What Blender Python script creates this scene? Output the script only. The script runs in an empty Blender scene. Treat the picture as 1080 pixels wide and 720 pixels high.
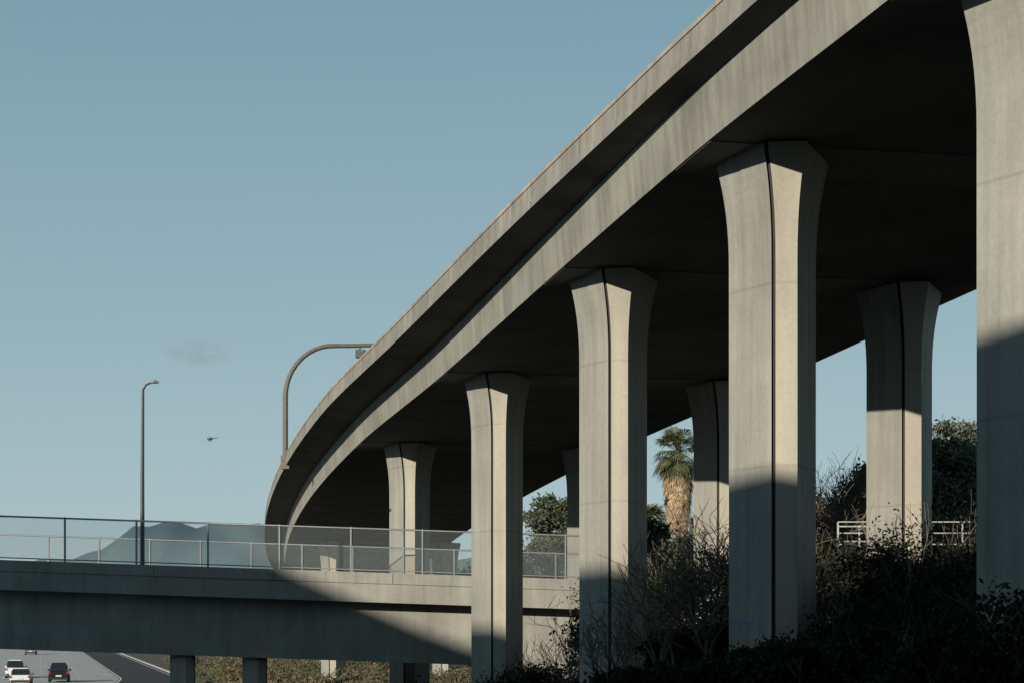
import bpy, math, random
import numpy as np
from mathutils import Vector
random.seed(7); rng=np.random.default_rng(11)
E=5.5
scene=bpy.context.scene
COL=scene.collection
def lerp(a,b,t): return a+(b-a)*t
def sm(t):
    t=max(0,min(1,t)); return t*t*(3-2*t)
# ---------------------------------------------------------------- materials
def newmat(name):
    m=bpy.data.materials.new(name); m.use_nodes=True
    nt=m.node_tree; b=nt.nodes['Principled BSDF']; return m,nt,b
def simple(name,col,rough=.6,metal=0,var=0.0,scale=3):
    m,nt,b=newmat(name)
    b.inputs['Roughness'].default_value=rough; b.inputs['Metallic'].default_value=metal
    tc=nt.nodes.new('ShaderNodeTexCoord'); n=nt.nodes.new('ShaderNodeTexNoise'); n.inputs['Scale'].default_value=scale; n.inputs['Detail'].default_value=6
    nt.links.new(tc.outputs['Object'],n.inputs['Vector'])
    r=nt.nodes.new('ShaderNodeValToRGB'); nt.links.new(n.outputs['Fac'],r.inputs['Fac'])
    v=max(var,.04)
    r.color_ramp.elements[0].position=.3; r.color_ramp.elements[1].position=.7
    r.color_ramp.elements[0].color=(*[c*(1-v) for c in col],1); r.color_ramp.elements[1].color=(*[c*(1+v) for c in col],1)
    nt.links.new(r.outputs['Color'],b.inputs['Base Color']); return m
def concrete(name,col,stain=.35,streak=.3,lines=0.0,lscale=1.2,drips=0.0):
    m,nt,b=newmat(name); N=nt.nodes; L=nt.links
    b.inputs['Roughness'].default_value=.88; b.inputs['Specular IOR Level'].default_value=.25
    tc=N.new('ShaderNodeTexCoord')
    def noise(scale,detail,mapscale=(1,1,1),rough=.6):
        mp=N.new('ShaderNodeMapping'); mp.inputs['Scale'].default_value=mapscale
        n=N.new('ShaderNodeTexNoise'); n.inputs['Scale'].default_value=scale; n.inputs['Detail'].default_value=detail; n.inputs['Roughness'].default_value=rough
        L.new(tc.outputs['Object'],mp.inputs['Vector']); L.new(mp.outputs['Vector'],n.inputs['Vector']); return n
    def rng_(n,a,b_,lo,hi):
        r=N.new('ShaderNodeMapRange'); r.inputs['From Min'].default_value=a; r.inputs['From Max'].default_value=b_; r.inputs['To Min'].default_value=lo; r.inputs['To Max'].default_value=hi
        L.new(n,r.inputs['Value']); return r.outputs['Result']
    def mul(a,b_):
        x=N.new('ShaderNodeMath'); x.operation='MULTIPLY'; L.new(a,x.inputs[0]); L.new(b_,x.inputs[1]); return x.outputs[0]
    a=rng_(noise(.35,8).outputs['Fac'],.3,.7,1-stain,1+stain*.35)
    s=rng_(noise(1.0,7,(2.2,2.2,.12),.65).outputs['Fac'],.35,.68,1-streak,1+streak*.3)
    f=rng_(noise(9,8).outputs['Fac'],.25,.75,.9,1.07)
    v=mul(mul(a,s),f)
    if drips>0:
        dn=rng_(noise(1.0,3,(5,5,.05),.5).outputs['Fac'],.62,.72,1,1-drips); v=mul(v,dn)
    if lines>0:
        w=N.new('ShaderNodeTexWave'); w.wave_type='BANDS'; w.bands_direction='Z'; w.inputs['Scale'].default_value=.314/lscale*.5*1.0; w.inputs['Distortion'].default_value=.05; w.inputs['Detail'].default_value=2
        L.new(tc.outputs['Object'],w.inputs['Vector'])
        lv=rng_(w.outputs['Fac'],0.0,.0012,1-lines,1.0); v=mul(v,lv)
    mx=N.new('ShaderNodeVectorMath'); mx.operation='SCALE'; mx.inputs[0].default_value=col
    L.new(v,mx.inputs['Scale']); L.new(mx.outputs[0],b.inputs['Base Color'])
    bp=N.new('ShaderNodeBump'); bp.inputs['Strength'].default_value=.3; bp.inputs['Distance'].default_value=.02
    L.new(noise(5,8).outputs['Fac'],bp.inputs['Height']); L.new(bp.outputs['Normal'],b.inputs['Normal'])
    return m
M_COL=concrete('column_concrete',(.345,.335,.298),.20,.20,.16,2.4,.12)
M_COL_LIT=concrete('column_panel_concrete',(.46,.43,.355),.14,.14,.14,2.4,.06)  # paler copy of the column concrete, stronger sunlight put into its colour
M_DECK=concrete('deck_concrete',(.33,.318,.28),.28,.25,0,1,.25)
M_PAR=concrete('parapet_concrete',(.32,.305,.272),.28,.28,0,1,.25)
M_CAP=concrete('parapet_cap',(.44,.38,.31),.3,.3)
M_SOF=concrete('soffit_concrete',(.095,.095,.086),.45,.1)  # deck concrete darkened, shade under the overhang put into the colour
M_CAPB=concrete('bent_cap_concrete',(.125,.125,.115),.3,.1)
M_OV=concrete('overpass_concrete',(.34,.33,.295),.28,.16,0,1,.15)
M_ASPH=concrete('asphalt',(.055,.056,.058),.3,.1)
M_PCC=concrete('concrete_pavement',(.48,.48,.47),.25,.05)
M_PAINT=simple('road_paint',(.75,.75,.72),.6,0,.1)
M_STEEL=simple('galvanised_steel',(.30,.31,.31),.45,.6,.1)
M_DSTEEL=simple('dark_steel',(.09,.095,.095),.5,.5,.1)
M_WRAIL=simple('white_painted_rail',(.42,.42,.40),.6,0,.15)
M_RUST=simple('weathered_steel',(.15,.13,.10),.6,.1,.25,8)
M_BARK=simple('bark',(.10,.08,.06),.9,0,.3,8)
M_TWIG=simple('twig_bark',(.13,.105,.08),.9,0,.3,8)
M_WOODDRY=simple('dry_palm_skirt',(.40,.29,.18),.9,0,.35,3)
def leafmat(name,c1,c2,scale=1.2):
    m,nt,b=newmat(name); N=nt.nodes; L=nt.links
    tc=N.new('ShaderNodeTexCoord'); n=N.new('ShaderNodeTexNoise'); n.inputs['Scale'].default_value=scale; n.inputs['Detail'].default_value=5
    L.new(tc.outputs['Object'],n.inputs['Vector'])
    r=N.new('ShaderNodeValToRGB'); r.color_ramp.elements[0].position=.35; r.color_ramp.elements[1].position=.68
    r.color_ramp.elements[0].color=(*c1,1); r.color_ramp.elements[1].color=(*c2,1)
    L.new(n.outputs['Fac'],r.inputs['Fac']); L.new(r.outputs['Color'],b.inputs['Base Color']); b.inputs['Roughness'].default_value=.8; b.inputs['Specular IOR Level'].default_value=.2
    t=N.new('ShaderNodeBsdfTranslucent'); L.new(r.outputs['Color'],t.inputs['Color'])
    mix=N.new('ShaderNodeMixShader'); mix.inputs[0].default_value=.2
    L.new(b.outputs[0],mix.inputs[1]); L.new(t.outputs[0],mix.inputs[2]); L.new(mix.outputs[0],N['Material Output'].inputs['Surface']); return m
M_LEAF=leafmat('olive_leaves',(.055,.065,.04),(.15,.16,.10))
M_OLIVE=leafmat('silver_olive_leaves',(.08,.09,.06),(.22,.23,.16),.8)
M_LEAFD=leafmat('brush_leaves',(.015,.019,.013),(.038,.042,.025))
M_LEAFDRY=leafmat('dry_brush',(.10,.09,.05),(.26,.21,.12))
M_PALM=leafmat('palm_leaves',(.07,.085,.04),(.18,.18,.085))
M_GRASS=simple('dry_grass_ground',(.07,.06,.038),.95,0,.4,.4)
M_HILL=simple('distant_hill',(.13,.21,.24),1,0,.12,.004)  # haze of distance put into the blue base colour
# ---------------------------------------------------------------- mesh batch
class B:
    def __init__(s): s.v=[];s.f=[];s.m=[];s.mats=[]
    def mi(s,m):
        if m not in s.mats: s.mats.append(m)
        return s.mats.index(m)
    def add(s,vs,fs,mat):
        o=len(s.v); s.v+= [tuple(x) for x in vs]
        k=s.mi(mat)
        for f in fs: s.f.append(tuple(i+o for i in f)); s.m.append(k)
    def box(s,x0,x1,y0,y1,z0,z1,mat):
        s.add([(x0,y0,z0),(x1,y0,z0),(x1,y1,z0),(x0,y1,z0),(x0,y0,z1),(x1,y0,z1),(x1,y1,z1),(x0,y1,z1)],
          [(0,3,2,1),(4,5,6,7),(0,1,5,4),(1,2,6,5),(2,3,7,6),(3,0,4,7)],mat)
    def tube(s,pts,rad,sides,mat,cap=True):
        pts=[Vector(p) for p in pts]; vs=[];fs=[]
        if not hasattr(rad,'__len__'): rad=[rad]*len(pts)
        for i,p in enumerate(pts):
            a=pts[max(0,i-1)]; b=pts[min(len(pts)-1,i+1)]; d=(b-a)
            if d.length<1e-6: d=Vector((0,0,1))
            d.normalize(); u=d.cross(Vector((0,1,0)) if abs(d.y)<.9 else Vector((1,0,0))).normalized(); w=d.cross(u)
            for k in range(sides):
                t=2*math.pi*k/sides; vs.append(p+u*(rad[i]*math.cos(t))+w*(rad[i]*math.sin(t)))
        for i in range(len(pts)-1):
            for k in range(sides):
                a=i*sides+k; b=i*sides+(k+1)%sides; fs.append((a,b,b+sides,a+sides))
        if cap and sides>2: fs.append(tuple(range(sides))[::-1]); fs.append(tuple(range((len(pts)-1)*sides,len(pts)*sides)))
        s.add(vs,fs,mat)
    def obj(s,name,parent=None,smooth=False):
        me=bpy.data.meshes.new(name); me.from_pydata(s.v,[],s.f)
        for m in s.mats: me.materials.append(m)
        me.polygons.foreach_set('material_index',s.m)
        if smooth: me.polygons.foreach_set('use_smooth',[True]*len(s.f))
        me.update(); o=bpy.data.objects.new(name,me); COL.objects.link(o)
        if parent: o.parent=parent
        return o
def empty(name,loc=(0,0,0)):
    o=bpy.data.objects.new(name,None); o.location=loc; COL.objects.link(o); return o
# ---------------------------------------------------------------- terrain
def plat(y): return float(np.interp(y,[-60,0,40,55,70,91,100,150,200],[-1.6,-1.6,-1.3,-1.1,-1.6,-3.0,-3.6,-4.6,-5.5]))
def terr(x,y):
    p=plat(y)
    c=lerp(-14,-3,sm((y-8)/22)); 
    h=lerp(-5.5,p,sm((x-c)/9.0))
    if x>2:
        b=sm((y-66)/16)*sm((135-y)/20)
        h=lerp(h,2.4,sm((x-3)/11)*b)
    return h+E
xs=sorted(set(list(np.arange(-60,60,2.0))+list(np.geomspace(60,9000,26))+list(-np.geomspace(60,9000,26))))
ys=sorted(set(list(np.arange(-60,240,2.0))+list(np.geomspace(240,12000,28))+[-8000,-2000,-600,-200,-100]))
b=B(); nx=len(xs); vs=[]
for y in ys:
    for x in xs:
        z=terr(x,y)
        if z>0.05: z+=.12*math.sin(x*1.3+y*.7)*math.sin(y*.9-x*.4)
        vs.append((x,y,z))
fs=[(j*nx+i,j*nx+i+1,(j+1)*nx+i+1,(j+1)*nx+i) for j in range(len(ys)-1) for i in range(nx-1)]
b.add(vs,fs,M_GRASS); b.obj('ground',smooth=True)
# freeway
def redge(y):
    if y<115: return -19+ (115-y)*.10
    if y<190: return -19-(y-115)*.163
    return -31.2-(y-190)*.238
ysr=list(np.arange(-40,200,6))+list(np.arange(200,900,25))
def strip(b,o0,o1,z,mat,y0=None,y1=None):
    Y=list(ysr) if y0 is None else list(np.linspace(y0,y1,3))
    vs=[];fs=[]
    for y in Y: vs+= [(redge(y)-o0,y,z),(redge(y)-o1,y,z)]
    for i in range(len(Y)-1): fs.append((2*i+1,2*i,2*i+2,2*i+3))
    b.add(vs,fs,mat)
b=B(); strip(b,0,46,.03,M_ASPH); strip(b,6.2,40,.036,M_PCC)
strip(b,5.95,6.1,.042,M_PAINT); strip(b,.5,.62,.036,M_PAINT)
for k in range(1,5):
    for y in np.arange(60,420,14.6): strip(b,6.2+3.7*k,6.35+3.7*k,.042,M_PAINT,y,y+3.6)
b.obj('freeway')
b=B()
Y=ysr; vs=[];fs=[]
for y in Y:
    x=redge(y); vs+=[(x,y,0),(x,y,.15),(x+.3,y,.15),(x+.3,y,0)]
for i in range(len(Y)-1):
    for k in range(3): fs.append((4*i+k,4*i+4+k,4*i+5+k,4*i+1+k))
b.add(vs,fs,M_PCC); b.obj('road_kerb')
# ---------------------------------------------------------------- viaduct
TZ=[-20,0,20,40,48,53.5,69,91,116,150,190,240,300,360]
TX=[21.0,17.1,12.8,8.2,6.15,4.8,1.4,-3.3,-9.0,-15.4,-21.4,-27.2,-32,-35]
TO=[.78,.78,.78,.74,.78,.88,1.35,1.85,2.1,2.1,2.1,2.1,2.1,2.1]
def crom(xs_,ys_,x):
    i=max(0,min(len(xs_)-2,int(np.searchsorted(xs_,x))-1))
    x0,x1=xs_[i],xs_[i+1]; t=(x-x0)/(x1-x0)
    def d(k):
        if k<=0: return (ys_[1]-ys_[0])/(xs_[1]-xs_[0])
        if k>=len(xs_)-1: return (ys_[-1]-ys_[-2])/(xs_[-1]-xs_[-2])
        return (ys_[k+1]-ys_[k-1])/(xs_[k+1]-xs_[k-1])
    h=x1-x0; m0,m1=d(i)*h,d(i+1)*h
    return (2*t**3-3*t*t+1)*ys_[i]+(t**3-2*t*t+t)*m0+(-2*t**3+3*t*t)*ys_[i+1]+(t**3-t*t)*m1
def HS(y): return 11.95-.036*(y-69) if y<250 else 11.95-.036*181-.02*(y-250)
viad=empty('highway_viaduct')
W=15.6
def section(ov):
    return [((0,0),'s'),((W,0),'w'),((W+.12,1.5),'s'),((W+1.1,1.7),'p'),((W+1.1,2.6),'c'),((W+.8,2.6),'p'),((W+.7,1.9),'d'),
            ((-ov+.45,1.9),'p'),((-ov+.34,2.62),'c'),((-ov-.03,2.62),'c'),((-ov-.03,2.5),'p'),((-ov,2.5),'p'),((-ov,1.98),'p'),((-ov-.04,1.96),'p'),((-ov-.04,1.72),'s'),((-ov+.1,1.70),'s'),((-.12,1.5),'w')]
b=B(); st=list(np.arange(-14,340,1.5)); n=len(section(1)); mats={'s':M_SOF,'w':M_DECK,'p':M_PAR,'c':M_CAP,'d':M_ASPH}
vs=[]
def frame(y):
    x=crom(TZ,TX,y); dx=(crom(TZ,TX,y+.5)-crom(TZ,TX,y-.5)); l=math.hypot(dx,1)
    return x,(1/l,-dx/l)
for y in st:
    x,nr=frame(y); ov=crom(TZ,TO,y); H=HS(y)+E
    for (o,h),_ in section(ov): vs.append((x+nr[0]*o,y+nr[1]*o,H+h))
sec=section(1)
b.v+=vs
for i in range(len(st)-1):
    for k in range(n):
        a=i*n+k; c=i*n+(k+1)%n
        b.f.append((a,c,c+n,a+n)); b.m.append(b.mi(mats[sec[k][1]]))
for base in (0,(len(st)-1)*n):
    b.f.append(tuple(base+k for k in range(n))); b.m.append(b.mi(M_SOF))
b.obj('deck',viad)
M_GROOVE=simple('groove_shadow_gap',(.05,.05,.045),.9)
b=B()
for y in (30,47,61,80,104,134):
    x,nr=frame(y); ov=crom(TZ,TO,y); H=HS(y)+E; f=(-nr[1],nr[0])
    def P(o,h,s): return (x+nr[0]*o+f[0]*s,y+nr[1]*o+f[1]*s,H+h)
    b.add([P(-ov-.004,2.49,-.02),P(-ov-.004,2.49,.02),P(-ov-.004,1.99,.02),P(-ov-.004,1.99,-.02)],[(0,1,2,3)],M_GROOVE)
b.obj('parapet_joints',viad)
# columns
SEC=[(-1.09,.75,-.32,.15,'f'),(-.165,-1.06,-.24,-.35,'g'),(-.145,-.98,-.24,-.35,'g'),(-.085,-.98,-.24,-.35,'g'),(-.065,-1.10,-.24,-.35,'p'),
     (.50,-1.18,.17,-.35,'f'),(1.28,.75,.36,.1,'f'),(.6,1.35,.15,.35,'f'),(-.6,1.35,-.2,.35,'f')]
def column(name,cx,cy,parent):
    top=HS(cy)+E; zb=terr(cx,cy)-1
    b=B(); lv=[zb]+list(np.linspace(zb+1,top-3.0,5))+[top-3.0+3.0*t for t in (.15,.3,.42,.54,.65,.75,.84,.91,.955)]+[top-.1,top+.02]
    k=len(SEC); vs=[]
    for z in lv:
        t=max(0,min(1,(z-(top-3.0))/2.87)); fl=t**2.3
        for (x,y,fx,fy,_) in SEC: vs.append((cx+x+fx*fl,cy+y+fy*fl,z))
    b.v=vs; mm={'f':M_COL,'g':M_GROOVE,'p':M_COL_LIT}
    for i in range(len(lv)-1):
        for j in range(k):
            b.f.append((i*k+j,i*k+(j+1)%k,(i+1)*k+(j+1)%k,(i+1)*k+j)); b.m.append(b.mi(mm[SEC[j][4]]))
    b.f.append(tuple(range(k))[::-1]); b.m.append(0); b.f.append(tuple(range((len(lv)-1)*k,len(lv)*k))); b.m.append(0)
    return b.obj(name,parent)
LC=[(14.5,24),(10.6,40),(7.0,53.5),(3.45,69),(-.78,91),(-6.1,116),(-17.2,190),(-22.6,235),(-27.5,290)]
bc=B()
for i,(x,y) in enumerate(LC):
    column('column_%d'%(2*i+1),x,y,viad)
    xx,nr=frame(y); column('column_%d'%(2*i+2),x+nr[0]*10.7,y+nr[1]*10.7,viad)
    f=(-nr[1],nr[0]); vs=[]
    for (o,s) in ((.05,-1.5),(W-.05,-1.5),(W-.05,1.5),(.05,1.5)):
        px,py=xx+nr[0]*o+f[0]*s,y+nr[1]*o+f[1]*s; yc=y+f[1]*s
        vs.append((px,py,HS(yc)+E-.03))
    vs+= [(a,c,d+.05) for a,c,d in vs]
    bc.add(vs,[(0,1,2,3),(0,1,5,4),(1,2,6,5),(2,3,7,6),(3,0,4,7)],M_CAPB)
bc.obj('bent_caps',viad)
# graffiti tag near the foot of a column
M_GR1=simple('graffiti_orange',(.50,.17,.06),.6,0,.2,6); M_GR2=simple('graffiti_blue',(.14,.30,.48),.6,0,.2,6)
b=B()
cx,cy=7.0,53.5; p0=Vector((cx-1.09,cy+.75,0)); p1=Vector((cx-.165,cy-1.06,0)); dr=(p1-p0); dr.normalize(); nn=Vector((dr.y,-dr.x,0))
if nn.y>0: nn=-nn
def stroke(pts,w,mat):
    vs=[];fs=[]
    for i,(u,z) in enumerate(pts):
        p=p0+dr*u+nn*.006; vs+=[(p.x,p.y,E+z-w),(p.x,p.y,E+z+w)]
    for i in range(len(pts)-1): fs.append((2*i,2*i+2,2*i+3,2*i+1))
    b.add(vs,fs,mat)
for k in range(5):
    u0=.35+k*.3
    stroke([(u0+.02*j,-.35+.42*math.sin(j*.28+k)*(1 if k%2 else -1)*.6+.02*j) for j in range(14)],.03,M_GR1 if k%2==0 else M_GR2)
stroke([(.3+.1*j,-.62+.05*math.sin(j*1.1)) for j in range(16)],.035,M_GR1)
stroke([(.4+.1*j,.02+.06*math.sin(j*1.4)) for j in range(12)],.025,M_GR2)
b.obj('graffiti_tag',viad)
# ---------------------------------------------------------------- overpass
ovp=empty('overpass_bridge')
def hc(x): return 2.3-.034*(x+2.1)+E
def sbar(b,x0,x1,y0,y1,d0,d1,mat,f=hc):
    vs=[(x0,y0,f(x0)+d0),(x1,y0,f(x1)+d0),(x1,y1,f(x1)+d0),(x0,y1,f(x0)+d0),(x0,y0,f(x0)+d1),(x1,y0,f(x1)+d1),(x1,y1,f(x1)+d1),(x0,y1,f(x0)+d1)]
    b.add(vs,[(0,3,2,1),(4,5,6,7),(0,1,5,4),(1,2,6,5),(2,3,7,6),(3,0,4,7)],mat)
OX0,OX1=-70,5.2
b=B()
sbar(b,OX0,OX1,99.94,100.4,-.55,0,M_OV); sbar(b,OX0,OX1,113.6,114.06,-.55,0,M_OV)
sbar(b,OX0,OX1,100,114,-1.5,-.56,M_OV)
for x in np.arange(-66,5,6.0): b.add([(x,99.935,hc(x)-.54),(x+.03,99.935,hc(x)-.54),(x+.03,99.935,hc(x)-.01),(x,99.935,hc(x)-.01)],[(0,1,2,3)],M_GROOVE)
b.obj('deck_slab',ovp)
b=B(); sbar(b,OX0,OX1,101.2,112.8,-4.5,-1.503,M_OV); sbar(b,OX0,OX1,101.14,101.197,-4.5,-4.3,M_OV); b.obj('box_girder',ovp)
b=B(); sbar(b,OX0,OX1,100.41,113.59,-.559,-.45,M_ASPH); b.obj('road_surface',ovp)
for i,x in enumerate((-16.9,-13.2,-52,-48)):
    b=B(); vs=[];
    for z in (-.5,hc(x)-4.48):
        for k in range(8):
            t=math.pi/8+k*math.pi/4; vs.append((x+.66*math.cos(t),102.2+.66*math.sin(t),z))
    b.add(vs,[(k,(k+1)%8,8+(k+1)%8,8+k) for k in range(8)]+[tuple(range(8,16))],M_COL_LIT); b.obj('pier_%d'%(i+1),ovp)  # piers take the paler concrete, sunlight painted into their colour
b=B(); b.box(2.6,5.1,99.9,114.1,0,hc(4)-4.4,M_OV); b.obj('abutment',ovp)
m,nt,bs=newmat('chain_link'); N=nt.nodes;L=nt.links
bs.inputs['Base Color'].default_value=(.20,.24,.24,1); bs.inputs['Metallic'].default_value=.4; bs.inputs['Roughness'].default_value=.5
tc=N.new('ShaderNodeTexCoord'); sp=N.new('ShaderNodeSeparateXYZ'); L.new(tc.outputs['Object'],sp.inputs[0])
def mth(op,a,b_=None,v=None):
    x=N.new('ShaderNodeMath'); x.operation=op; L.new(a,x.inputs[0])
    if b_ is not None: L.new(b_,x.inputs[1])
    if v is not None: x.inputs[1].default_value=v
    return x.outputs[0]
def dl(op):
    s=mth(op,sp.outputs['X'],sp.outputs['Z']); s=mth('MULTIPLY',s,v=12.0); s=mth('FRACT',s); return mth('LESS_THAN',s,v=.10)
mk=mth('MAXIMUM',dl('ADD'),dl('SUBTRACT'))
tr=N.new('ShaderNodeBsdfTransparent'); mix=N.new('ShaderNodeMixShader'); L.new(mk,mix.inputs[0]); L.new(tr.outputs[0],mix.inputs[1]); L.new(bs.outputs[0],mix.inputs[2]); L.new(mix.outputs[0],N['Material Output'].inputs['Surface'])
M_LINK=m
def fence(name,y,x0,x1,h,f,step=3.6,mesh=True,off=0,mid=False):
    b=B(); r=.045
    x=x0+off
    while x<=x1:
        b.tube([(x,y,f(x)-.02),(x,y,f(x)+h+.06)],.055,6,M_STEEL); x+=step
    b.tube([(x0,y,f(x0)+h),(x1,y,f(x1)+h)],r,6,M_STEEL)
    b.tube([(x0,y,f(x0)+.12),(x1,y,f(x1)+.12)],.03,6,M_STEEL)
    if mesh: b.add([(x0,y+.03,f(x0)+.1),(x1,y+.03,f(x1)+.1),(x1,y+.03,f(x1)+h),(x0,y+.03,f(x0)+h)],[(0,1,2,3)],M_LINK)
    return b.obj(name)
fence('chain_link_fence',100.2,OX0,OX1,2.2,hc,3.6,True,.7)
fence('chain_link_fence',113.8,OX0,OX1,1.75,hc,2.9,True,0)
# pipe railing on the embankment at right
b=B(); gy=80.0
for k,x in enumerate(np.arange(13.1,36,1.25)):
    b.tube([(x,gy,terr(x,gy)-.3),(x,gy,4.0+E)],.04,6,M_WRAIL)
for h in (4.0,3.55,3.1): b.tube([(13.1,gy,h+E),(35.6,gy,h+E)],.03,6,M_WRAIL)
for h in (3.2,3.8): b.tube([(13.05,gy-.35,h+E),(14.9,gy-.35,h+E)],.035,6,M_WRAIL)
for x in (13.05,13.9,14.8): b.tube([(x,gy-.35,2.3+E),(x,gy-.35,3.86+E)],.04,6,M_WRAIL)
b.obj('guard_railing')
# street lamp on overpass
b=B(); lx=-18.75; z0=hc(lx)-.5
b.tube([(lx,101,z0),(lx,101,z0+5),(lx+.03,101,11.75+E),(lx+.18,101,12.0+E),(lx+.45,101,12.12+E)],[.12,.1,.07,.055,.05],8,M_DSTEEL)
b.box(lx-.2,lx+.2,100.8,101.2,z0,z0+.35,M_DSTEEL)
b.tube([(lx+.38,101,12.13+E),(lx+.62,101,12.16+E),(lx+.85,101,12.12+E)],[.05,.10,.04],8,M_STEEL)
b.obj('street_lamp')
# curved mast
b=B(); mx,my=-16.05,141.0; zb=9.1+2.6+E; zt=19.75+E
pts=[(mx,my,zb-.6)];rad=[.2]
for t in np.linspace(0,1,5): pts.append((mx,my,lerp(zb,zt-3.9,t))); rad.append(.19)
for a in np.linspace(8,90,12):
    a=math.radians(a); pts.append((mx+3.4*(1-math.cos(a)),my+.7*(1-math.cos(a)),zt-3.9+3.75*math.sin(a))); rad.append(.18-.02*math.sin(a))
pts+= [(mx+5,my+1,zt-.10),(mx+6.9,my+1.3,zt)]; rad+=[.15,.12]
b.tube(pts,rad,10,M_RUST)
b.box(mx-.3,mx+.3,my-.3,my+.3,zb-.9,zb+.05,M_RUST)
b.tube([(mx+5.2,my+1,zt-.2),(mx+5.2,my+1,zt-.5)],.07,6,M_DSTEEL)
b.box(mx+4.9,mx+5.6,my+.7,my+1.3,zt-.95,zt-.4,M_DSTEEL); b.box(mx+5.6,mx+5.85,my+.8,my+1.2,zt-.85,zt-.5,M_STEEL)
b.box(mx+6.6,mx+7.1,my+1.15,my+1.45,zt-.12,zt+.16,M_DSTEEL)
b.obj('overhead_mast_arm')
# ---------------------------------------------------------------- unseen mound added behind camera, shaped from the shadow edges it casts
AZ=math.radians(35); TEL=.295
tg=[(22,36,5.8),(11.5,39,5.8),(9.2,40,6.0),(5.9,53.5,3.95),(2.3,69,1.9),(-2,91,-.1),(-5,99.9,-.2),(-11.9,99.9,2.86),(-16,100,5.2),(-28,100,6.4),(-45,100,5.6)]
PY=-20
rd=[]
for (x,y,h) in tg:
    Lh=(y-PY)/math.cos(AZ); rd.append((x-(y-PY)*math.tan(AZ),h+TEL*Lh))
rd.sort(); rd=[(rd[0][0]-60,4)]+rd+[(rd[-1][0]+25,12),(rd[-1][0]+55,-1.5)]
b=B(); vs=[];X=np.linspace(rd[0][0],rd[-1][0],90)
prof=[(PY+14,0),(PY+9,.35),(PY+4,.75),(PY,1),(PY-10,.9),(PY-40,.5),(PY-90,0)]
for x in X:
    h=float(np.interp(x,[r[0] for r in rd],[r[1] for r in rd]))
    for (y,fr) in prof:
        z=(-3+(h+3)*fr) if fr>0 else -6.5
        vs.append((x,y,z+E))
k=len(prof); b.add(vs,[(i*k+j,(i+1)*k+j,(i+1)*k+j+1,i*k+j+1) for i in range(len(X)-1) for j in range(k-1)],M_GRASS)
b.obj('hill')  # added out of view to throw the shadow on columns and overpass
# ---------------------------------------------------------------- distant hills
def ridge(name,Y,pts,mat,base=-10):
    b=B(); X=np.linspace(pts[0][0],pts[-1][0],140); vs=[]
    for i,x in enumerate(X):
        h=float(np.interp(x,[p[0] for p in pts],[p[1] for p in pts])); h+=h*.05*math.sin(i*.9)+h*.03*math.sin(i*2.3+1)
        vs+=[(x,Y-Y*.12,base),(x+Y*.004*math.sin(i*1.7),Y-Y*.06,base+(h-base)*.55),(x,Y,h+E),(x,Y+Y*.1,base)]
    b.add(vs,[(4*i+j,4*i+4+j,4*i+5+j,4*i+1+j) for i in range(139) for j in range(3)],mat); return b.obj(name,smooth=True)
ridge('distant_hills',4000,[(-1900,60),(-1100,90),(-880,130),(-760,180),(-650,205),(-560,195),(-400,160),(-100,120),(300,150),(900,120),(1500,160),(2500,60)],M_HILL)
# ---------------------------------------------------------------- foliage
def leaves(b,C,size,mat,asp=.5):
    n=len(C); 
    a=rng.normal(size=(n,3)); a/=np.linalg.norm(a,axis=1)[:,None]
    c=rng.normal(size=(n,3)); d=np.cross(a,c); d/=np.linalg.norm(d,axis=1)[:,None]
    s=size*rng.uniform(.6,1.3,(n,1))
    V=np.stack([C-a*s,C+d*s*asp,C+a*s,C-d*s*asp],1).reshape(-1,3)
    o=len(b.v); b.v+=V.tolist(); k=b.mi(mat)
    b.f+= (np.arange(4*n).reshape(n,4)+o).tolist(); b.m+=[k]*n
def cloud(c,r,ncl,per,crad):
    out=[]
    for _ in range(ncl):
        d=rng.normal(size=3); d/=np.linalg.norm(d); q=rng.uniform(.15,1.0)**.5*rng.uniform(.8,1.12)
        cc=np.array(c)+d*np.array(r)*q
        cr=crad*rng.uniform(.5,1.3)
        out.append(cc+rng.normal(size=(per,3))*cr*np.array([1,1,.65])*.5)
    return np.concatenate(out)
def branch(b,p,d,length,r,depth,mat,spread=.6,up=.15,tips=None,kids=3,rr=.66,rmin=.010):
    p=Vector(p); d=Vector(d).normalized(); pts=[p.copy()]; n=4
    for i in range(n):
        d=(d+Vector((random.gauss(0,.15),random.gauss(0,.15),random.gauss(0,.12)+up*.3))).normalized(); p=p+d*length/n; pts.append(p.copy())
    b.tube(pts,[max(rmin*.8,lerp(r,r*.6,i/n)) for i in range(n+1)],3 if r<.04 else 6,mat,False)
    if depth<=0:
        if tips is not None: tips.append(pts[-1]); 
        return
    for k in range(kids):
        q=pts[random.choice([1,2,3,4])] if k else pts[-1]
        nd=(d+Vector((random.gauss(0,spread),random.gauss(0,spread),random.gauss(up,spread*.6)))).normalized()
        branch(b,q,nd,length*random.uniform(.6,.9),max(rmin,r*rr),depth-1,mat,spread,up,tips,kids,rr,rmin)
def bush(name,x,y,rx,ry,h,n,size,mat,z=None,twigs=6,per=150):
    b=B(); z=terr(x,y) if z is None else z
    C=cloud((x,y,z+h*.40),(rx,ry,h*.58),n,per,min(rx,h)*.42); C=C[C[:,2]>z-.3]
    leaves(b,C,size,mat)
    for _ in range(twigs):
        a=random.uniform(0,6.28); q=random.uniform(0,.6)
        branch(b,(x+rx*q*math.cos(a),y+ry*q*math.sin(a),z-.1),(math.cos(a)*.6,math.sin(a)*.6,1),h*.55,.025,2,M_TWIG,.45,.2)
    return b.obj(name)
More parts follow.
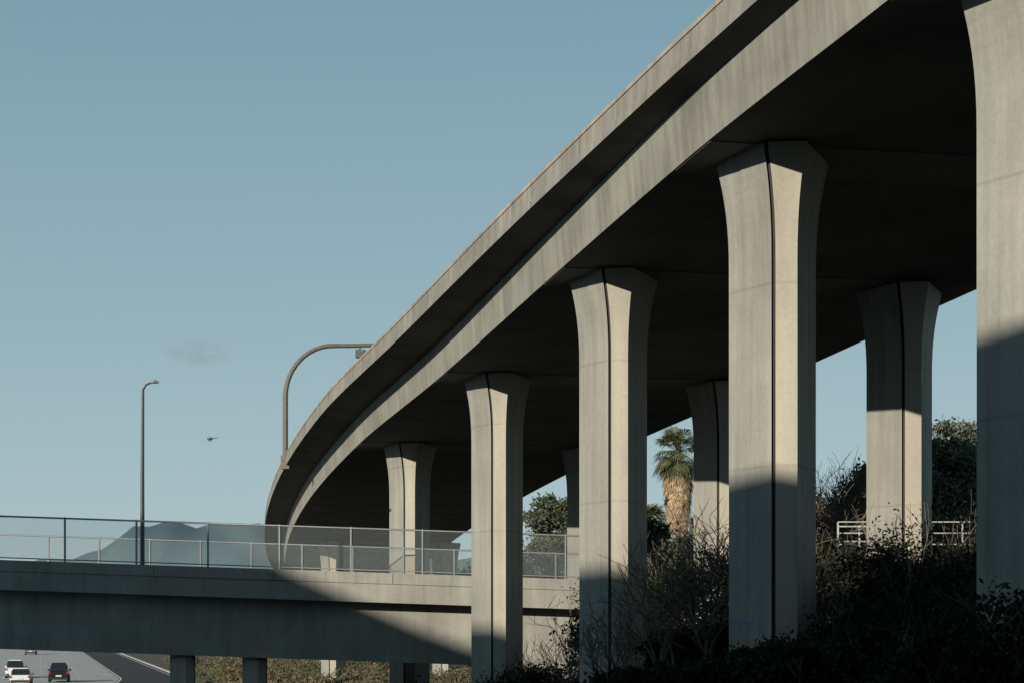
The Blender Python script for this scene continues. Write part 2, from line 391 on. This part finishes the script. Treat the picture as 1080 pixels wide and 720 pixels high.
def bare(name,x,y,h,r=.05,stems=5,depth=4,z=None,kids=3):
    b=B(); z=terr(x,y) if z is None else z
    for _ in range(stems):
        a=random.uniform(0,6.28)
        branch(b,(x+random.gauss(0,.2),y+random.gauss(0,.2),z-.2),(math.cos(a)*.5,math.sin(a)*.5,1),h*.36,r,depth,M_TWIG,.55,.14,None,kids)
    return b.obj(name)
def tree(name,x,y,zt,rx,ry,rz,ncl,size,mat,z=None,trunk=.22,per=150):
    b=B(); z=terr(x,y) if z is None else z; tips=[]
    cz=zt-rz
    b.tube([(x,y,z-.3),(x+.1,y,z+(cz-z)*.4),(x-.05,y+.1,cz-rz*.3)],[trunk*1.3,trunk,trunk*.8],8,M_BARK)
    for _ in range(6):
        a=random.uniform(0,6.28); branch(b,(x,y,lerp(z,cz,random.uniform(.3,.6))),(math.cos(a),math.sin(a),.7),rz*.5,trunk*.5,3,M_BARK,.5,.1,tips)
    C=[cloud((x,y,cz),(rx,ry,rz),ncl,per,rx*.30)]
    for t in tips[::2]: C.append(np.array(t)+rng.normal(size=(40,3))*.3)
    leaves(b,np.concatenate(C),size,mat); return b.obj(name)
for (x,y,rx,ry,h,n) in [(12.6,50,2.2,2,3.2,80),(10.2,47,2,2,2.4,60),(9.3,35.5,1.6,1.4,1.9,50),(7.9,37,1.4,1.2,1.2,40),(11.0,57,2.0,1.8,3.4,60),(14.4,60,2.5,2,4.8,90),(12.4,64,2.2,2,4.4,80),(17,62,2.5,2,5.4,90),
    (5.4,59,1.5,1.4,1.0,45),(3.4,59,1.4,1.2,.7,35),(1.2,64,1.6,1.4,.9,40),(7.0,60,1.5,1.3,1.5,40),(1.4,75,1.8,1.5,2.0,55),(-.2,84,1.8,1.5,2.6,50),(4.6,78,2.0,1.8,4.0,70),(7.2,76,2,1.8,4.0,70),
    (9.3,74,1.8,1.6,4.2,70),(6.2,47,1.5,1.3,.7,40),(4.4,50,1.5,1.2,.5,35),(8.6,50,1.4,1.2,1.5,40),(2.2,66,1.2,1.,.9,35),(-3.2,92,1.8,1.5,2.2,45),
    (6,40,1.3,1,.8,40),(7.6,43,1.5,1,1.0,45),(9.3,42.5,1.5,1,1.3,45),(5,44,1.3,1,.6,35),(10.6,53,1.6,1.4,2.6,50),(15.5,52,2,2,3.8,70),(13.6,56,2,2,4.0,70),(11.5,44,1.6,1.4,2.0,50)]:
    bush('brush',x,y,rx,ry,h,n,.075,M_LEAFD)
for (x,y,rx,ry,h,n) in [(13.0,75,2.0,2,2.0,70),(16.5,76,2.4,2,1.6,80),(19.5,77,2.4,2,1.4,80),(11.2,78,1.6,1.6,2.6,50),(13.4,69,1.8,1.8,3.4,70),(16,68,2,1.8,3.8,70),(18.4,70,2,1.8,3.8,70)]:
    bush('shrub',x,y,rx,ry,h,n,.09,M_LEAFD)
for (x,y,rx,ry,h,n) in [(5,96,2.2,1.5,3.6,60),(9,98,2.4,1.8,4.2,70),(12,104,2.4,1.8,4.4,70),(15.4,103,2.4,2,4.2,70),(6.8,104,2,1.8,5.0,60)]:
    bush('shrub',x,y,rx,ry,h,n,.12,M_LEAF)
for (x,y,h,s) in [(5.6,57.5,5.2,5),(4.3,57,4.0,4),(6.4,61,5.0,4),(13.6,84,4.8,5),(14.9,86,4.8,5),(2.3,72,3.8,4),(.2,83,3.6,4),(9.3,58,3.2,4),(3.0,60,3.2,4),(12.7,83,4.4,4)]:
    bare('bare_shrub',x,y,h,.05,s,4)
tree('olive_tree',23.0,104,10.4+E,3.5,3,3.9,210,.13,M_OLIVE,7.8,.22,230)
tree('olive_tree',19.2,103,8.3+E,2.3,2,2.6,120,.13,M_OLIVE,7.8,.2,220)
tree('olive_tree',28.5,108,10.5+E,3.6,3,3.7,120,.14,M_OLIVE,7.8)
tree('broadleaf_tree',8.6,128,7.0+E,2.0,2,2.6,70,.15,M_LEAF)
tree('broadleaf_tree',12.8,126,6.2+E,2.4,2,2.6,80,.15,M_LEAF)
tree('broadleaf_tree',4.6,200,13+E,3.4,3,4.5,90,.22,M_LEAF)
tree('broadleaf_tree',-1.5,230,9+E,5,4,4.5,60,.3,M_LEAFD)
tree('broadleaf_tree',15,200,8+E,5,4,4.5,60,.3,M_LEAFD)
b=B()
for i in range(34):
    x=-30+i*4+random.uniform(-2,2); y=random.uniform(240,300); h=random.uniform(6,10)
    C=cloud((x,y,h*.5),(3.5,3,h*.55),14,60,2.0); leaves(b,C,.45,M_LEAFD)
b.obj('distant_trees')
b=B()
for i in range(200):
    y=random.uniform(120,260); x=redge(y)+1.5+random.uniform(0,30)
    C=cloud((x,y,terr(x,y)+.4),(1.1,1,.8),7,45,.8); leaves(b,C,.13,random.choice([M_LEAFDRY,M_LEAFDRY,M_LEAF]))
for i in range(30):
    x=-14+i*.42; y=random.uniform(103,112); C=cloud((x,y,terr(x,y)+.9),(1.1,1,1.3),8,50,.8); leaves(b,C,.11,random.choice([M_LEAFDRY,M_LEAF]))
b.obj('dry_scrub')
# palms
def palm(name,x,y,zt,skirt,cr,sc=1.0,nf=80,ns=240):
    b=B(); z=terr(x,y)
    b.tube([(x,y,z-.3),(x+.1,y,lerp(z,zt,.5)),(x,y,zt-.8)],[.38,.28,.25],10,M_BARK)
    def frond(p,d,ln,droop,mat,w,wd=.07):
        pts=[];P=Vector(p);D=Vector(d).normalized()
        for i in range(6):
            pts.append(P.copy()); P=P+D*ln/6; D=(D+Vector((0,0,-droop))).normalized()
        b.tube(pts,[.03]*5+[.015],3,mat,False)
        end=pts[-1]; dd=(pts[-1]-pts[-2]).normalized(); side=dd.cross(Vector((0,0,1)))
        if side.length<.05: side=Vector((1,0,0))
        side.normalize(); up=side.cross(dd)
        for k in range(15):
            a=math.radians(-95+190*k/14); v=(dd*math.cos(a)+side*math.sin(a)+up*random.uniform(-.1,.1)); tip=end+v*w*random.uniform(.8,1.1)+Vector((0,0,-.3*w)); pr=side*math.cos(a)-dd*math.sin(a)
            mid=end+v*w*.5
            b.add([end,mid+pr*wd,tip,mid-pr*wd],[(0,1,2,3)],mat)
    for i in range(nf):
        a=random.uniform(0,6.28); e=random.uniform(-.85,1.35); frond((x,y,zt-1.6*sc),(math.cos(a)*math.cos(e),math.sin(a)*math.cos(e),math.sin(e)),cr*random.uniform(.6,.95),.12,M_PALM,.9*sc,.06)
    for i in range(ns):
        a=random.uniform(0,6.28); q=random.uniform(0,1)**1.2; frond((x+.2*math.cos(a),y+.2*math.sin(a),zt-2.0*sc-skirt*q),(math.cos(a)*.6,math.sin(a)*.6,-.6),lerp(1.4,.6,q)*sc*random.uniform(.6,1.2),.22,M_WOODDRY,.6*sc)
    return b.obj(name)
palm('palm_tree',14.6,175,16.9+E,5.4,2.5,1.35)
palm('palm_tree',12.2,180,10.6+E,1.6,2.3,1.2)
# traffic signal
b=B(); tx,ty=9.1,100.; b.tube([(tx,ty,-2.0+E),(tx,ty,5.3+E)],.08,8,M_DSTEEL); b.box(tx-.2,tx+.2,ty-.35,ty-.1,4.0+E,5.2+E,M_DSTEEL)
for k,c in enumerate([(.02,.25,.22),(.12,.08,.01),(.12,.01,.01)]):
    z=4.2+E+k*.39; mm=simple('signal_lens_%d'%k,c,.2)
    b.tube([(tx,ty-.36,z),(tx,ty-.40,z)],.15,12,mm)
    b.box(tx-.17,tx+.17,ty-.58,ty-.36,z+.15,z+.17,M_DSTEEL)
b.obj('traffic_signal')
# ---------------------------------------------------------------- cars
M_GLASS=simple('car_glass',(.02,.025,.03),.08); M_TIRE=simple('tyre',(.02,.02,.02),.85); M_TAIL=simple('tail_lamp',(.35,.02,.02),.25); M_PLATE=simple('licence_plate',(.6,.6,.58),.5); M_HUB=simple('wheel_rim',(.35,.35,.36),.35,.8)
def car(name,y,off,paint,suv=False):
    x=redge(y)-off; b=B(); h=1.45 if not suv else 1.75
    def loft(st,mat):
        vs=[]
        for (yy,w,z0,z1,tw) in st: 
            mz=lerp(z0,z1,.6)
            vs+=[(-w*.94,yy,z0),(-w,yy,mz),(-tw,yy,z1),(tw,yy,z1),(w,yy,mz),(w*.94,yy,z0)]
        fs=[(6*i+k,6*i+(k+1)%6,6*i+6+(k+1)%6,6*i+6+k) for i in range(len(st)-1) for k in range(6)]
        b.add(vs,fs+[(5,4,3,2,1,0),tuple(6*(len(st)-1)+k for k in range(6))],mat)
    bz=.85 if not suv else 1.0
    loft([(-2.3,.8,.35,bz-.08,.72),(-2.2,.88,.25,bz+.02,.78),(-1.2,.91,.22,bz+.04,.82),(.9,.91,.22,bz,.82),(1.9,.88,.24,bz-.14,.74),(2.25,.78,.32,bz-.3,.62)],paint)
    r0=-2.0 if suv else -1.6
    loft([(r0,.76,bz,bz+.05,.72),(r0+.5,.77,bz,h-.04,.6),(r0+.6,.77,bz,h-.03,.6),(.1,.77,bz,h-.03,.6),(1.05,.74,bz-.05,bz+.02,.7)],M_GLASS)
    loft([(r0+.45,.62,h-.06,h,.56),(-.6,.64,h-.05,h+.02,.58),(.2,.62,h-.06,h-.01,.56)],paint)
    for sx in (-1,1):
        b.box(min(sx*.67,sx*.89),max(sx*.67,sx*.89),-2.335,-2.25,bz-.22,bz-.05,M_TAIL)
        for yy in (-1.4,1.4):
            b.tube([(sx*.72,yy,.33),(sx*.93,yy,.33)],.33,16,M_TIRE); b.tube([(sx*.90,yy,.33),(sx*.94,yy,.33)],.2,12,M_HUB)
        b.box(min(sx*.85,sx*1.05),max(sx*.85,sx*1.05),.6,.72,bz-.02,bz+.14,paint)
    b.box(-.26,.26,-2.34,-2.3,.52,.66,M_PLATE); b.box(-.8,.8,-2.36,-2.22,.3,.45,M_TIRE)
    o=b.obj(name); o.location=(x,y,.04); o.rotation_euler=(0,0,math.atan(.2)); return o
P_B=simple('black_paint',(.015,.016,.018),.25); P_W=simple('white_paint',(.7,.7,.7),.3); P_G=simple('grey_paint',(.15,.16,.17),.3)
car('car',181,11.4,P_B,True); car('car',194,16.2,P_W,True); car('car',173,14.2,P_W); car('car',330,15.2,P_G)
# ---------------------------------------------------------------- helicopter
hp=empty('helicopter'); b=B(); hx,hy,hz=-270,1780,163+E
vs=[]
st=[(-2.6,.3,0),(-2.2,.8,0),(-1,1.2,.1),(.6,1.25,.15),(1.8,.9,.3),(3,.35,.6),(7.2,.16,1.0)]
for (x,r,z) in st:
    for k in range(10): vs.append((hx+x,hy+r*math.cos(k*.6283),hz+z+r*math.sin(k*.6283)))
b.add(vs,[(10*i+k,10*i+(k+1)%10,10*i+10+(k+1)%10,10*i+10+k) for i in range(6) for k in range(10)]+[tuple(range(10)),tuple(range(60,70))],M_DSTEEL); b.obj('fuselage',hp)
b=B()
b.tube([(hx,hy,hz+1.2),(hx,hy,hz+2)],.15,6,M_DSTEEL)
b.box(hx-5.4,hx+5.4,hy-.2,hy+.2,hz+2,hz+2.1,M_DSTEEL); b.box(hx-.2,hx+.2,hy-5.4,hy+5.4,hz+1.98,hz+2.08,M_DSTEEL); b.obj('main_rotor',hp)
b=B(); b.box(hx+7,hx+7.3,hy-.1,hy+.1,hz+.1,hz+2.4,M_DSTEEL); b.obj('tail_rotor',hp)
b=B()
for s in (-1,1):
    b.tube([(hx-2,hy+s*1.1,hz-1.7),(hx+2,hy+s*1.1,hz-1.7)],.08,6,M_DSTEEL)
    for q in (-1,1): b.tube([(hx+q,hy+s*.7,hz-.8),(hx+q,hy+s*1.1,hz-1.7)],.06,5,M_DSTEEL)
b.obj('skids',hp)
# ---------------------------------------------------------------- light
w=bpy.data.worlds.new('World'); scene.world=w; w.use_nodes=True; nt=w.node_tree; N=nt.nodes; L=nt.links
bg=N['Background']; sky=N.new('ShaderNodeTexSky'); sky.sky_type='NISHITA'; sky.sun_disc=False
EL=math.atan(TEL); sky.sun_elevation=EL; sky.sun_rotation=math.pi+AZ; sky.air_density=1.0; sky.dust_density=.3; sky.ozone_density=1.5
hsv=N.new('ShaderNodeHueSaturation'); hsv.inputs['Saturation'].default_value=.72; L.new(sky.outputs[0],hsv.inputs['Color'])
tcw=N.new('ShaderNodeTexCoord'); sxyz=N.new('ShaderNodeSeparateXYZ'); L.new(tcw.outputs['Generated'],sxyz.inputs[0])
ramp=N.new('ShaderNodeValToRGB'); L.new(sxyz.outputs['Z'],ramp.inputs['Fac'])
S=.085
els=[(0.0,(.385,.525,.565)),(.06,(.36,.505,.555)),(.15,(.29,.445,.505)),(.30,(.195,.35,.425)),(.45,(.10,.21,.28)),(.7,(.05,.12,.18)),(1.0,(.035,.09,.14))]
cr=ramp.color_ramp; cr.elements[0].position=0; cr.elements[0].color=(*els[0][1],1); cr.elements[1].position=1; cr.elements[1].color=(*els[-1][1],1)
for p,c in els[1:-1]:
    e=cr.elements.new(p); e.color=(*c,1)
sc=N.new('ShaderNodeVectorMath'); sc.operation='SCALE'; sc.inputs['Scale'].default_value=1/S; L.new(ramp.outputs['Color'],sc.inputs[0])
tint=N.new('ShaderNodeMix'); tint.data_type='RGBA'; tint.inputs[0].default_value=.85
L.new(hsv.outputs[0],tint.inputs[6]); L.new(sc.outputs[0],tint.inputs[7])
mp=N.new('ShaderNodeMapping'); mp.vector_type='POINT'; L.new(tcw.outputs['Generated'],mp.inputs['Vector'])
mp.inputs['Location'].default_value=(.154*50,0,-.132*130); mp.inputs['Scale'].default_value=(50,0,130)
ln=N.new('ShaderNodeVectorMath'); ln.operation='LENGTH'; L.new(mp.outputs[0],ln.inputs[0])
nz=N.new('ShaderNodeTexNoise'); nz.inputs['Scale'].default_value=70; nz.inputs['Detail'].default_value=5
mp2=N.new('ShaderNodeMapping'); mp2.inputs['Scale'].default_value=(1,1,2.5); L.new(tcw.outputs['Generated'],mp2.inputs['Vector']); L.new(mp2.outputs[0],nz.inputs['Vector'])
mr=N.new('ShaderNodeMapRange'); mr.inputs['From Min'].default_value=1; mr.inputs['From Max'].default_value=0; L.new(ln.outputs['Value'],mr.inputs['Value'])
mr2=N.new('ShaderNodeMapRange'); mr2.inputs['From Min'].default_value=.35; mr2.inputs['From Max'].default_value=.6; L.new(nz.outputs['Fac'],mr2.inputs['Value'])
mu=N.new('ShaderNodeMath'); mu.operation='MULTIPLY'; L.new(mr.outputs[0],mu.inputs[0]); L.new(mr2.outputs[0],mu.inputs[1])
mu2=N.new('ShaderNodeMath'); mu2.operation='MULTIPLY'; L.new(mu.outputs[0],mu2.inputs[0]); mu2.inputs[1].default_value=.75
cm=N.new('ShaderNodeMix'); cm.data_type='RGBA'; L.new(mu2.outputs[0],cm.inputs[0]); L.new(tint.outputs[2],cm.inputs[6]); cm.inputs[7].default_value=(3.1,3.9,4.3,1)
L.new(cm.outputs[2],bg.inputs['Color']); bg.inputs['Strength'].default_value=S
sd=bpy.data.lights.new('sun','SUN'); sd.energy=5.0; sd.angle=math.radians(.4); sd.color=(1,.915,.77)
so=bpy.data.objects.new('sun',sd); COL.objects.link(so)
d=Vector((math.sin(AZ)*math.cos(EL),math.cos(AZ)*math.cos(EL),-math.sin(EL))); so.rotation_euler=d.to_track_quat('-Z','Y').to_euler(); so.location=(-30,-30,60)
cd=bpy.data.cameras.new('camera'); cam=bpy.data.objects.new('camera',cd); COL.objects.link(cam)
cam.location=(0,0,E); cam.rotation_euler=(math.pi/2,0,0); cd.lens=70; cd.sensor_width=36; cd.shift_y=295/1080; cd.clip_end=20000; cd.clip_start=.1
scene.camera=cam
scene.view_settings.view_transform='Standard'; scene.view_settings.look='None'; scene.view_settings.exposure=0
